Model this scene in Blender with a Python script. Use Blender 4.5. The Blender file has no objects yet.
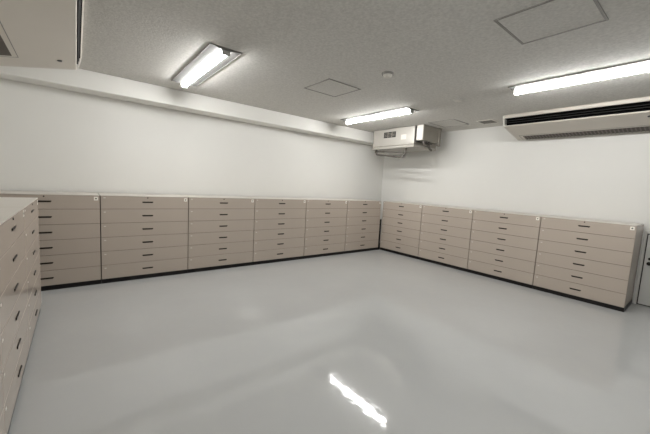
import bpy, bmesh, math
from mathutils import Vector, Matrix
SC = bpy.context.scene
C = SC.collection
PI = math.pi

# ---------------------------------------------------------------- camera
cam = bpy.data.cameras.new('camera'); camo = bpy.data.objects.new('camera', cam); C.objects.link(camo)
R_ = Vector((0.78271626, -0.6198196, 0.05638192)); U_ = Vector((0.0183904, 0.11358451, 0.99335812)); F_ = Vector((0.62210694, 0.77648067, -0.10030317))
camo.matrix_world = Matrix(((R_.x, U_.x, -F_.x, -6.26143748), (R_.y, U_.y, -F_.y, -5.515763), (R_.z, U_.z, -F_.z, 1.43183472), (0, 0, 0, 1)))
cam.sensor_fit = 'HORIZONTAL'; cam.sensor_width = 36.0; cam.lens = 36.0 * 311.93 / 650.0
cam.clip_start = 0.02; cam.clip_end = 60
SC.camera = camo

# ---------------------------------------------------------------- world, exposure
w = bpy.data.worlds.new('world'); SC.world = w; w.use_nodes = True
w.node_tree.nodes['Background'].inputs[0].default_value = (0.9, 0.95, 1, 1)
w.node_tree.nodes['Background'].inputs[1].default_value = 0.05
SC.view_settings.view_transform = 'Standard'; SC.view_settings.look = 'None'
SC.view_settings.gamma = 1; SC.view_settings.use_curve_mapping = False
SC.view_settings.exposure = 0.0
LAMP = 84.0          # strength of the lamps' light bars
try:
    SC.cycles.max_bounces = 12; SC.cycles.diffuse_bounces = 8; SC.cycles.glossy_bounces = 4
except Exception: pass

# ---------------------------------------------------------------- materials
def mat(name, col, rough=.5, metal=0., spec=.5, var=0., vscale=3., bump=0., bscale=200., bdist=.002, emit=None, es=0., rvar=0., detail=3.):
    m = bpy.data.materials.new(name); m.use_nodes = True
    nt = m.node_tree; b = nt.nodes['Principled BSDF']; N = nt.nodes.new; L = nt.links.new
    b.inputs['Base Color'].default_value = (*col, 1); b.inputs['Roughness'].default_value = rough
    b.inputs['Metallic'].default_value = metal; b.inputs['Specular IOR Level'].default_value = spec
    if emit: b.inputs['Emission Color'].default_value = (*emit, 1); b.inputs['Emission Strength'].default_value = es
    tc = N('ShaderNodeTexCoord')
    if var or rvar:
        n = N('ShaderNodeTexNoise'); n.inputs['Scale'].default_value = vscale; n.inputs['Detail'].default_value = detail
        L(tc.outputs['Object'], n.inputs['Vector'])
        if var:
            cr = N('ShaderNodeValToRGB'); e = cr.color_ramp.elements
            e[0].position = .3; e[1].position = .7
            e[0].color = (*[c * (1 - var) for c in col], 1); e[1].color = (*[min(1, c * (1 + var)) for c in col], 1)
            L(n.outputs['Fac'], cr.inputs['Fac']); L(cr.outputs['Color'], b.inputs['Base Color'])
        if rvar:
            mr = N('ShaderNodeMapRange'); mr.inputs['From Min'].default_value = .3; mr.inputs['From Max'].default_value = .7
            mr.inputs['To Min'].default_value = rough * (1 - rvar); mr.inputs['To Max'].default_value = rough * (1 + rvar)
            L(n.outputs['Fac'], mr.inputs['Value']); L(mr.outputs['Result'], b.inputs['Roughness'])
    if bump:
        n2 = N('ShaderNodeTexNoise'); n2.inputs['Scale'].default_value = bscale; n2.inputs['Detail'].default_value = 2
        L(tc.outputs['Object'], n2.inputs['Vector'])
        bp = N('ShaderNodeBump'); bp.inputs['Strength'].default_value = bump; bp.inputs['Distance'].default_value = bdist
        L(n2.outputs['Fac'], bp.inputs['Height']); L(bp.outputs['Normal'], b.inputs['Normal'])
    return m
M = {}
M['wall'] = mat('white_wallpaper', (.735, .728, .70), .55, spec=.3, var=.012, vscale=1.5, bump=.15, bscale=260, bdist=.001)
M['ceil'] = mat('mineral_fibre_ceiling', (.585, .573, .545), .9, spec=.1, var=.11, vscale=42, bump=.6, bscale=55, bdist=.004, detail=5)
M['beam'] = mat('painted_beam', (.74, .73, .70), .5, spec=.3, var=.01, vscale=2, bump=.08, bscale=180, bdist=.001)
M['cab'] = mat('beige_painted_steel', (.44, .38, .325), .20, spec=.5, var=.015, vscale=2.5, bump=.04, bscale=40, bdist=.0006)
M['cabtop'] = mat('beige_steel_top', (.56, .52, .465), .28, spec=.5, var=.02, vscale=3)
M['gap'] = mat('dark_gap', (.035, .028, .022), .7)
M['plinth'] = mat('black_plinth', (.006, .005, .005), .45, spec=.3)
M['handle'] = mat('dark_bronze_handle', (.020, .015, .011), .5, spec=.25)
M['chrome'] = mat('bright_metal', (.7, .68, .64), .25, metal=.9)
M['card'] = mat('pale_card', (.60, .56, .50), .6)
M['sticker'] = mat('white_sticker', (.80, .77, .70), .5)
M['black'] = mat('black_plastic', (.012, .012, .012), .4)
M['slot'] = mat('black_slot', (.004, .004, .004), .8, spec=.05)
M['louver'] = mat('dark_grey_louver', (.035, .035, .034), .6, spec=.15)
M['acwhite'] = mat('ivory_plastic', (.60, .575, .53), .4, var=.01, vscale=2)
M['acunder'] = mat('ivory_sheet_metal', (.56, .52, .465), .45, var=.02, vscale=2)
M['grille'] = mat('brown_grille', (.07, .058, .048), .7)
M['slat'] = mat('brown_slat', (.13, .112, .094), .6)
M['seam'] = mat('grey_aluminium_edging', (.20, .19, .175), .5, metal=.3)
M['wing'] = mat('lamp_wing_enamel', (.17, .168, .162), .5)
M['fix'] = mat('white_lamp_enamel', (.50, .495, .48), .35)
M['tube'] = mat('glowing_light_cover', (.9, .9, .88), .4, emit=(1.0, .995, .975), es=LAMP)
M['galv'] = mat('galvanised_casing', (.27, .25, .215), .38, metal=.3, var=.06, vscale=6)
M['galvlight'] = mat('pale_steel_panel', (.40, .38, .345), .33, metal=.1, var=.02, vscale=5)
M['door'] = mat('pale_grey_door', (.60, .60, .58), .4, var=.01, vscale=3)
M['frame'] = mat('door_frame_paint', (.58, .57, .54), .4)
M['rubber'] = mat('dark_pipe_insulation', (.09, .08, .07), .6)

# floor: seamless grey sheet with a waxed gloss, faint wear and sheet seams
def floor_mat():
    m = bpy.data.materials.new('waxed_grey_floor'); m.use_nodes = True
    nt = m.node_tree; b = nt.nodes['Principled BSDF']; N = nt.nodes.new; L = nt.links.new
    tc = N('ShaderNodeTexCoord')
    n = N('ShaderNodeTexNoise'); n.inputs['Scale'].default_value = 1.3; n.inputs['Detail'].default_value = 6; n.inputs['Roughness'].default_value = .6
    L(tc.outputs['Object'], n.inputs['Vector'])
    cr = N('ShaderNodeValToRGB'); e = cr.color_ramp.elements
    e[0].position = .3; e[1].position = .7; e[0].color = (.415, .420, .415, 1); e[1].color = (.435, .440, .434, 1)
    L(n.outputs['Fac'], cr.inputs['Fac']); L(cr.outputs['Color'], b.inputs['Base Color'])
    n3 = N('ShaderNodeTexNoise'); n3.inputs['Scale'].default_value = 22; n3.inputs['Detail'].default_value = 5
    L(tc.outputs['Object'], n3.inputs['Vector'])
    mr = N('ShaderNodeMapRange'); mr.inputs['From Min'].default_value = .35; mr.inputs['From Max'].default_value = .7
    mr.inputs['To Min'].default_value = .04; mr.inputs['To Max'].default_value = .075
    L(n3.outputs['Fac'], mr.inputs['Value']); L(mr.outputs['Result'], b.inputs['Roughness'])
    b.inputs['Specular IOR Level'].default_value = .80
    n2 = N('ShaderNodeTexNoise'); n2.inputs['Scale'].default_value = 11; n2.inputs['Detail'].default_value = 3; n2.inputs['Roughness'].default_value = .5
    L(tc.outputs['Object'], n2.inputs['Vector'])
    bp = N('ShaderNodeBump'); bp.inputs['Strength'].default_value = .34; bp.inputs['Distance'].default_value = .0022
    L(n2.outputs['Fac'], bp.inputs['Height']); L(bp.outputs['Normal'], b.inputs['Normal'])
    return m
M['floor'] = floor_mat()

# ---------------------------------------------------------------- helpers
def box(bm, x0, x1, y0, y1, z0, z1, bev=0., seg=2):
    r = bmesh.ops.create_cube(bm, size=1)
    vs = r['verts']
    for v in vs:
        v.co = Vector((x0 + (v.co.x + .5) * (x1 - x0), y0 + (v.co.y + .5) * (y1 - y0), z0 + (v.co.z + .5) * (z1 - z0)))
    if bev:
        es = list({e for v in vs for e in v.link_edges})
        bmesh.ops.bevel(bm, geom=es, offset=bev, segments=seg, affect='EDGES', profile=.5)
    return bm
def prism(bm, prof, y0, y1):            # profile of (x, z) run along y
    a = [bm.verts.new((x, y0, z)) for x, z in prof]; b = [bm.verts.new((x, y1, z)) for x, z in prof]
    n = len(prof)
    for i in range(n):
        bm.faces.new((a[i], a[(i + 1) % n], b[(i + 1) % n], b[i]))
    bm.faces.new(a[::-1]); bm.faces.new(b)
    bmesh.ops.recalc_face_normals(bm, faces=bm.faces)
    return bm
def disc(bm, cx, cy, z0, z1, r0, r1, n=32):
    r = bmesh.ops.create_cone(bm, cap_ends=True, segments=n, radius1=r0, radius2=r1, depth=z1 - z0)
    bmesh.ops.translate(bm, verts=r['verts'], vec=(cx, cy, (z0 + z1) / 2)); return bm
def tube(bm, pts, r, n=10):
    pts = [Vector(p) for p in pts]; rings = []
    for i, p in enumerate(pts):
        d = (pts[min(i + 1, len(pts) - 1)] - pts[max(i - 1, 0)]).normalized()
        a = d.cross(Vector((0, 0, 1)));  a = a if a.length > .05 else d.cross(Vector((0, 1, 0)))
        a.normalize(); b = d.cross(a)
        rings.append([bm.verts.new(p + r * (math.cos(t) * a + math.sin(t) * b)) for t in [2 * PI * k / n for k in range(n)]])
    for q0, q1 in zip(rings, rings[1:]):
        for k in range(n): bm.faces.new((q0[k], q0[(k + 1) % n], q1[(k + 1) % n], q1[k]))
    bm.faces.new(rings[0][::-1]); bm.faces.new(rings[-1])
    bmesh.ops.recalc_face_normals(bm, faces=bm.faces); return bm
def obj(name, bm, m, parent=None, loc=None, smooth=False):
    me = bpy.data.meshes.new(name); bm.to_mesh(me); bm.free()
    if smooth:
        for f in me.polygons: f.use_smooth = True
    me.materials.append(m); o = bpy.data.objects.new(name, me); C.objects.link(o)
    if parent: o.parent = parent
    if loc: o.location = loc
    return o
def B(*a, **k): return box(bmesh.new(), *a, **k)
def struct(name, bm, m, parent=None):
    o = obj(name, bm, m, parent)
    if not parent: o['kind'] = 'structure'
    return o
def thing(name, label, cat, loc=(0, 0, 0), rz=0, group=None):
    o = bpy.data.objects.new(name, None); C.objects.link(o); o.empty_display_size = .1
    o.location = loc; o.rotation_euler = (0, 0, rz); o['label'] = label; o['category'] = cat
    if group: o['group'] = group
    return o
def dup(root, loc, rz, label):
    r = root.copy(); C.objects.link(r); r.location = loc; r.rotation_euler = (0, 0, rz); r['label'] = label
    for ch in list(root.children):
        c = ch.copy(); C.objects.link(c); c.parent = r
        for g in ch.children:
            d = g.copy(); C.objects.link(d); d.parent = c
    return r

# ---------------------------------------------------------------- the room
XL, YF, ZC = -7.26, -10.2, 2.73
T = .12
struct('floor', B(XL - T, T, YF - T, T, -T, 0), M['floor'])
struct('ceiling', B(XL - T, T, YF - T, T, ZC, ZC + T), M['ceil'])
struct('wall_back', B(XL - T, T, 0, T, 0, ZC), M['wall'])
struct('wall_right', B(0, T, YF, 0, 0, ZC), M['wall'])
struct('wall_left', B(XL - T, XL, YF, 0, 0, ZC), M['wall'])
struct('wall_front', B(XL - T, T, YF - T, YF, 0, ZC), M['wall'])
struct('trim_1', B(XL, 0, -.31, 0, 2.492, ZC, bev=.010, seg=3), M['beam'])     # beam along the back wall

# low door in the right wall past the cabinets
d = struct('door_1', B(-.018, 0, -5.70, -4.962, .012, 1.005, bev=.003), M['door'])
fr = bmesh.new()
box(fr, -.035, 0, -4.95, -4.918, 0, 1.05, bev=.003); box(fr, -.035, 0, -5.745, -5.713, 0, 1.05, bev=.003)
box(fr, -.035, 0, -5.713, -4.95, 1.018, 1.05, bev=.003)
obj('door_frame', fr, M['frame'], d)
obj('door_gap', B(-.004, 0, -5.713, -4.95, 0, 1.018), M['gap'], d)
hb = bmesh.new()
tube(hb, [(-.018, -5.012, .60), (-.028, -5.012, .60)], .026, 20)
tube(hb, [(-.028, -5.012, .60), (-.060, -5.012, .60), (-.070, -5.027, .60), (-.072, -5.13, .598), (-.062, -5.145, .597)], .010)
tube(hb, [(-.018, -5.012, .668), (-.030, -5.012, .668)], .018, 16)
obj('door_handle', hb, M['handle'], d)

# ---------------------------------------------------------------- drawer cabinets
W, H, DEP, K = 1.0586, 1.15, .637, .056
def make_cabinet(label, loc, rz):
    t = thing('drawer_cabinet', label, 'cabinet', loc, rz, 'beige six drawer cabinets around the room')
    w = W / 2 - .005                       # local: front faces -y, front plane at y = 0
    obj('carcass', B(-w, w, .016, DEP, K, H - .009, bev=.002), M['cab'], t)
    obj('recess', B(-w + .003, w - .003, .010, .017, K + .003, H - .011), M['gap'], t)['label'] = 'dark reveal behind the drawer fronts'
    obj('plinth', B(-w - .004, w + .004, .010, DEP - .01, 0, K), M['plinth'], t)['label'] = 'black recessed plinth'
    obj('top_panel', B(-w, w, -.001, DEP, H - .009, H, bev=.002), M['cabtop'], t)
    z0, z1 = K + .002, H - .010
    h = (z1 - z0) / 5.9
    fr = bmesh.new(); box(fr, -w, w, 0, .011, .0018, h - .0018, bev=.0022)
    hd = bmesh.new()
    box(hd, -.066, .066, -.006, 0, h * .5 - .004, h * .5 + .010, bev=.0025)
    box(hd, -.060, .060, -.002, 0, h * .5 - .010, h * .5 - .004, bev=.0008)
    ft = bmesh.new(); box(ft, -w, w, 0, .011, .0018, h * .9 - .0018, bev=.0022)
    cd = B(-w + .03, -w + .052, -.0015, 0, h - .045, h - .033)
    fme = hme = cme = None
    for i in range(6):
        if i == 0:
            f = obj('drawer', fr, M['cab'], t); fme = f.data
            hnd = obj('handle', hd, M['handle'], f); hme = hnd.data
            card = obj('label_card', cd, M['card'], f); cme = card.data
        else:
            if i == 5: f = obj('drawer', ft, M['cab'], t)
            else: f = bpy.data.objects.new('drawer', fme); C.objects.link(f); f.parent = t
            hnd = bpy.data.objects.new('handle', hme); C.objects.link(hnd); hnd.parent = f
            card = bpy.data.objects.new('label_card', cme); C.objects.link(card); card.parent = f
        f.location = (0, 0, z0 + i * h)
        hnd['label'] = 'dark bronze bar handle'
    lk = bmesh.new(); tube(lk, [(0, 0, H - .024), (0, -.004, H - .024)], .008, 14)
    obj('lock', lk, M['handle'], t)
    st = obj('sticker', B(w - .058, w - .016, -.0012, 0, H - .066, H - .020), M['sticker'], t); st['label'] = 'small white sticker with a dark dot'
    sd = bmesh.new(); tube(sd, [(w - .037, -.0012, H - .043), (w - .037, -.0024, H - .043)], .009, 12)
    obj('dot', sd, M['black'], st)
    return t
YB = -.677; XR = -.677; XBE = -.737
names_b = ['beige six-drawer cabinet at the inner corner end of the back wall row',
           'beige six-drawer cabinet in the back wall row, second from the inner corner',
           'beige six-drawer cabinet in the back wall row, third from the inner corner',
           'beige six-drawer cabinet in the back wall row, fourth from the inner corner',
           'beige six-drawer cabinet in the back wall row, under the near ceiling lamp, fifth from the inner corner',
           'leftmost beige six-drawer cabinet of the back wall row, half hidden by the left row']
names_r = ['beige six-drawer cabinet of the right wall row nearest the inner corner',
           'beige six-drawer cabinet of the right wall row, second from the inner corner',
           'beige six-drawer cabinet of the right wall row, third from the inner corner',
           'beige six-drawer cabinet at the door end of the right wall row, its dark side showing']
names_l = ['beige six-drawer cabinet of the left wall row nearest the back wall, pale top showing',
           'beige cabinet of the left wall row, second from the back wall, front seen edge-on',
           'beige cabinet of the left wall row, third from the back wall, at the picture edge']
names_b[4] = 'beige six-drawer cabinet in the back wall row, fifth from the inner corner'
XLF = -6.565; YL0 = -1.30
cab0 = make_cabinet(names_b[0], (XBE - W / 2, YB, 0), 0)
for i in range(1, 6): dup(cab0, (XBE - (i + .5) * W, YB, 0), 0, names_b[i])
for i in range(4): dup(cab0, (XR, YB + .001 - (i + .5) * W, 0), -PI / 2, names_r[i])
for i in range(3): dup(cab0, (XLF, YL0 - (i + .5) * W, 0), PI / 2, names_l[i])

cf = obj('corner_gap_shade', B(-.733, -.681, YB + .004, YB + .05, 0, .72, bev=.001), M['plinth'])  # added black strip: paints the shade inside the open gap between the rows
cf['label'] = 'narrow black strip standing in for the shade in the open gap where the two cabinet rows meet'; cf['category'] = 'painted shade strip'

# ---------------------------------------------------------------- ceiling lamps
def make_lamp(label, x, y):
    t = thing('ceiling_lamp', label, 'ceiling lamp', (x, y, ZC), 0, 'long white ceiling lamps')
    L = .785
    base = bmesh.new()
    prism(base, [(-.158, 0), (-.158, -.006), (-.060, -.020), (.060, -.020), (.158, -.006), (.158, 0)], -L, L)
    obj('base', base, M['wing'], t)
    ed = bmesh.new()
    box(ed, -.163, -.158, -L - .005, L + .005, -.010, 0); box(ed, .158, .163, -L - .005, L + .005, -.010, 0)
    box(ed, -.158, .158, -L - .005, -L, -.010, 0); box(ed, -.158, .158, L, L + .005, -.010, 0)
    obj('edge_trim', ed, M['seam'], t)
    bar = bmesh.new()
    n = 12; r = .037
    prof = [(r * math.cos(PI + PI * k / n), -.020 + .042 * math.sin(PI + PI * k / n)) for k in range(n + 1)]
    prism(bar, prof, -L + .025, L - .025)
    obj('light_bar', bar, M['tube'], t)['label'] = 'glowing white light bar'
    for a, b in ((-L + .008, -L + .025), (L - .025, L - .008)):
        obj('end_cap', B(-.044, .044, a, b, -.067, -.018, bev=.006), M['fix'], t)
    return t
lamp0 = make_lamp('long lit ceiling lamp nearest the left wall row, above the back wall cabinets', -5.07, -1.535)
dup(lamp0, (-2.03, -1.535, ZC), 0, 'long lit ceiling lamp just left of the boxy unit in the inner corner')
dup(lamp0, (-2.03, -4.585, ZC), 0, 'long lit ceiling lamp above the slotted air conditioner on the right')
dup(lamp0, (-5.07, -5.40, ZC), 0, 'long lit ceiling lamp beyond the top edge of the picture, nearest the camera')

# ---------------------------------------------------------------- ceiling hung air conditioners
def make_ac(label, x, y, rz, length, gm=.40):
    """local: front lip at x = 0 facing -x, body to x = +.71, runs along +y from 0 to length, z = 0 at the ceiling"""
    t = thing('ceiling_air_conditioner', label, 'air conditioner', (x, y, ZC), rz, 'ceiling hung air conditioners')
    c = .028
    body = bmesh.new()
    prism(body, [(.71, 0), (.71, -.285), (.695, -.308), (.052, -.180), (.046, -.172), (.052, -.160), (.15, -.145), (.13, -.060), (.012, -.054), (0, -.045), (0, -.012), (.008, 0)], c, length - c)
    obj('body', body, M['acunder'], t)
    full = [(.71, 0), (.71, -.287), (.695, -.311), (.060, -.184), (.042, -.174), (.022, -.140), (.004, -.070), (-.003, -.040), (-.002, -.010), (.008, 0)]
    e1 = bmesh.new(); prism(e1, full, 0, c); bmesh.ops.bevel(e1, geom=list(e1.edges), offset=.006, segments=2, affect='EDGES'); obj('end_cap', e1, M['acwhite'], t)
    e2 = bmesh.new(); prism(e2, full, length - c, length); bmesh.ops.bevel(e2, geom=list(e2.edges), offset=.006, segments=2, affect='EDGES'); obj('end_cap', e2, M['acwhite'], t)
    out = bmesh.new(); prism(out, [(.128, -.061), (.148, -.146), (.056, -.161), (.054, -.158), (.10, -.150), (.095, -.064), (.012, -.0545), (.012, -.0555)], c + .001, length - c - .001)
    obj('air_outlet', out, M['slot'], t)
    lv = bmesh.new(); prism(lv, [(.030, -.118), (.034, -.124), (.085, -.118), (.085, -.112)], c + .002, length - c - .002)
    prism(lv, [(.022, -.088), (.025, -.093), (.085, -.085), (.085, -.080)], c + .002, length - c - .002)
    obj('louver', lv, M['louver'], t)
    # intake grille set in the underside
    def und(xx): return -.180 - (xx - .052) * (.308 - .180) / .643
    g = bmesh.new(); ga, gb = .50, .598
    x0, x1 = .515, .685
    prism(g, [(x0, und(x0) + .001), (x0, und(x0) - .0015), (x1, und(x1) - .0015), (x1, und(x1) + .001)], gm, length - gm)
    gr = obj('intake_grille', g, M['grille'], t)
    s = bmesh.new()
    nS = 40
    for k in range(nS):
        yy = gm + .01 + (length - gm * 2 - .02) * k / (nS - 1)
        prism(s, [(x0, und(x0) - .001), (x0, und(x0) - .005), (x1, und(x1) - .005), (x1, und(x1) - .001)], yy - .007, yy + .007)
    obj('slat', s, M['slat'], gr)
    gf = bmesh.new()
    for (a0, a1, b0, b1) in ((.474, .480, gm - .05, length - gm + .05), (.474, .69, gm - .05, gm - .044), (.474, .69, length - gm + .044, length - gm + .05)):
        prism(gf, [(a0, und(a0) + .001), (a0, und(a0) - .002), (a1, und(a1) - .002), (a1, und(a1) + .001)], b0, b1)
    obj('grille_frame', gf, M['seam'], gr)
    sn = bmesh.new()
    for yy in (.34,):
        disc(sn, .18, yy, und(.18) - .010, und(.18) + .004, .018, .022, 16)
    obj('sensor', sn, M['black'], t)
    return t
# right unit faces -x; left unit faces +x (turned half round)
make_ac('ivory ceiling-hung air conditioner with a long black slot, over the right wall cabinets', -.80, -5.20, 0, 2.02, .14)
make_ac('ivory ceiling-hung air conditioner cut by the top left picture corner, seen from below', -6.19, -.93, PI, 2.02)

# ---------------------------------------------------------------- boxy unit in the inner corner
u = thing('ceiling_fan_unit', 'pale metal box unit hung from the ceiling in the inner corner with pipes beneath', 'air handling unit', (-.95, -1.6, 2.31))
# local x toward the right wall, y toward the back wall
obj('casing', B(.012, .78, 0, 1.10, .03, .415, bev=.006), M['galv'], u)
obj('front_panel', B(-.004, .014, .0, 1.11, .056, .410, bev=.005), M['galvlight'], u)
tr = bmesh.new(); prism(tr, [(-.022, 0), (-.026, .03), (-.004, .042), (.76, .04), (.76, .004), (-.012, -.010)], -.02, 1.10)
obj('drain_tray', tr, M['galvlight'], u)
vt = obj('vent_recess', B(-.007, -.003, .475, .80, .225, .345, bev=.001), M['black'], u); vt['label'] = 'dark rectangular opening in the front panel'
vs = bmesh.new()
for zz in (.25, .28, .31): box(vs, -.012, -.006, .50, .78, zz, zz + .008)
for yy in (.57, .68): box(vs, -.0125, -.006, yy, yy + .012, .23, .34)
obj('vent_bar', vs, M['galv'], vt)
obj('plate', B(-.007, -.003, .20, .33, .16, .26), M['acwhite'], u)['label'] = 'pale name plate without readable writing'
obj('side_gap', B(.03, .55, -.045, 0, .10, .40), M['black'], u)
eb = obj('end_box', B(.0, .585, -.20, -.045, .115, .415, bev=.006), M['galv'], u)
obj('end_flange', B(-.006, .004, -.19, -.05, .12, .41, bev=.002), M['acwhite'], eb)['label'] = 'bright front flange'
obj('end_bracket', B(.52, .60, -.215, -.17, .06, .418, bev=.004), M['galv'], eb)
pc = bmesh.new()
tube(pc, [(.10, -.15, .12), (.10, -.16, .06), (.14, -.18, .02), (.20, -.18, .015)], .026)
tube(pc, [(.28, -.15, .12), (.28, -.16, .02), (.30, -.17, -.03), (.36, -.17, -.045)], .022)
box(pc, .07, .17, -.20, -.12, .085, .12, bev=.006)
obj('pipe_connector', pc, M['rubber'], u)
pp = bmesh.new()
tube(pp, [(.10, 1.06, .01), (.06, 1.08, -.05), (.05, 1.02, -.115), (.05, .9, -.13), (.05, .40, -.185), (.05, .29, -.185), (.06, .27, -.15), (.08, .26, -.10), (.10, .26, .0)], .020)
tube(pp, [(.05, 1.03, -.05), (.05, .75, -.065), (.05, .35, -.095), (.07, .28, -.10)], .014)
obj('drain_pipe', pp, M['rubber'], u, smooth=True)
hg = bmesh.new()
for yy in (.08, 1.0):
    for xx in (.12, .68): box(hg, xx, xx + .02, yy, yy + .03, .41, .42)
obj('hanger', hg, M['galv'], u)

# ---------------------------------------------------------------- ceiling fittings
def hatch(label, x0, x1, y0, y1, wd=.018):
    t = thing('access_hatch', label, 'ceiling hatch', ((x0 + x1) / 2, (y0 + y1) / 2, ZC), 0, 'square ceiling access hatches')
    a, b = (x1 - x0) / 2, (y1 - y0) / 2
    f = bmesh.new()
    box(f, -a, a, -b, -b + wd, -.006, 0); box(f, -a, a, b - wd, b, -.006, 0)
    box(f, -a, -a + wd, -b + wd, b - wd, -.006, 0); box(f, a - wd, a, -b + wd, b - wd, -.006, 0)
    obj('frame', f, M['seam'], t)
    obj('panel', B(-a + wd, a - wd, -b + wd, b - wd, -.003, 0), M['ceil'], t)
hatch('large-looking square ceiling hatch at the top of the picture, nearest the camera', -3.80, -3.25, -4.88, -4.32)
hatch('square ceiling hatch between the two far ceiling lamps', -3.83, -3.28, -2.41, -1.86)
hatch('square ceiling hatch close to the right wall beside the boxy corner unit', -1.02, -.47, -2.45, -1.93)
t = thing('smoke_detector', 'round smoke detector in mid ceiling with a pale rim', 'smoke detector', (-3.49, -3.04, ZC))
bm = bmesh.new(); disc(bm, 0, 0, -.022, 0, .062, .068); obj('base', bm, M['seam'], t, smooth=False)
bm = bmesh.new(); disc(bm, 0, 0, -.048, -.022, .036, .054); obj('cap', bm, M['acwhite'], t)
t = thing('ceiling_sensor', 'flat round ceiling sensor left of the slotted air conditioner', 'sensor', (-2.04, -3.09, ZC))
bm = bmesh.new(); disc(bm, 0, 0, -.012, 0, .072, .078); obj('base', bm, M['ceil'], t)
bm = bmesh.new(); disc(bm, 0, 0, -.020, -.012, .045, .055); obj('cap', bm, M['acwhite'], t)
t = thing('ceiling_vent', 'small grey ceiling vent between the corner hatch and the slotted air conditioner', 'vent', (-.50, -2.80, ZC))
obj('frame', B(-.14, .14, -.14, .14, -.008, 0, bev=.003), M['acwhite'], t)
bm = bmesh.new()
for k in range(9): box(bm, -.115, .115, -.112 + k * .026, -.098 + k * .026, -.014, -.008)
obj('slat', bm, M['seam'], t)
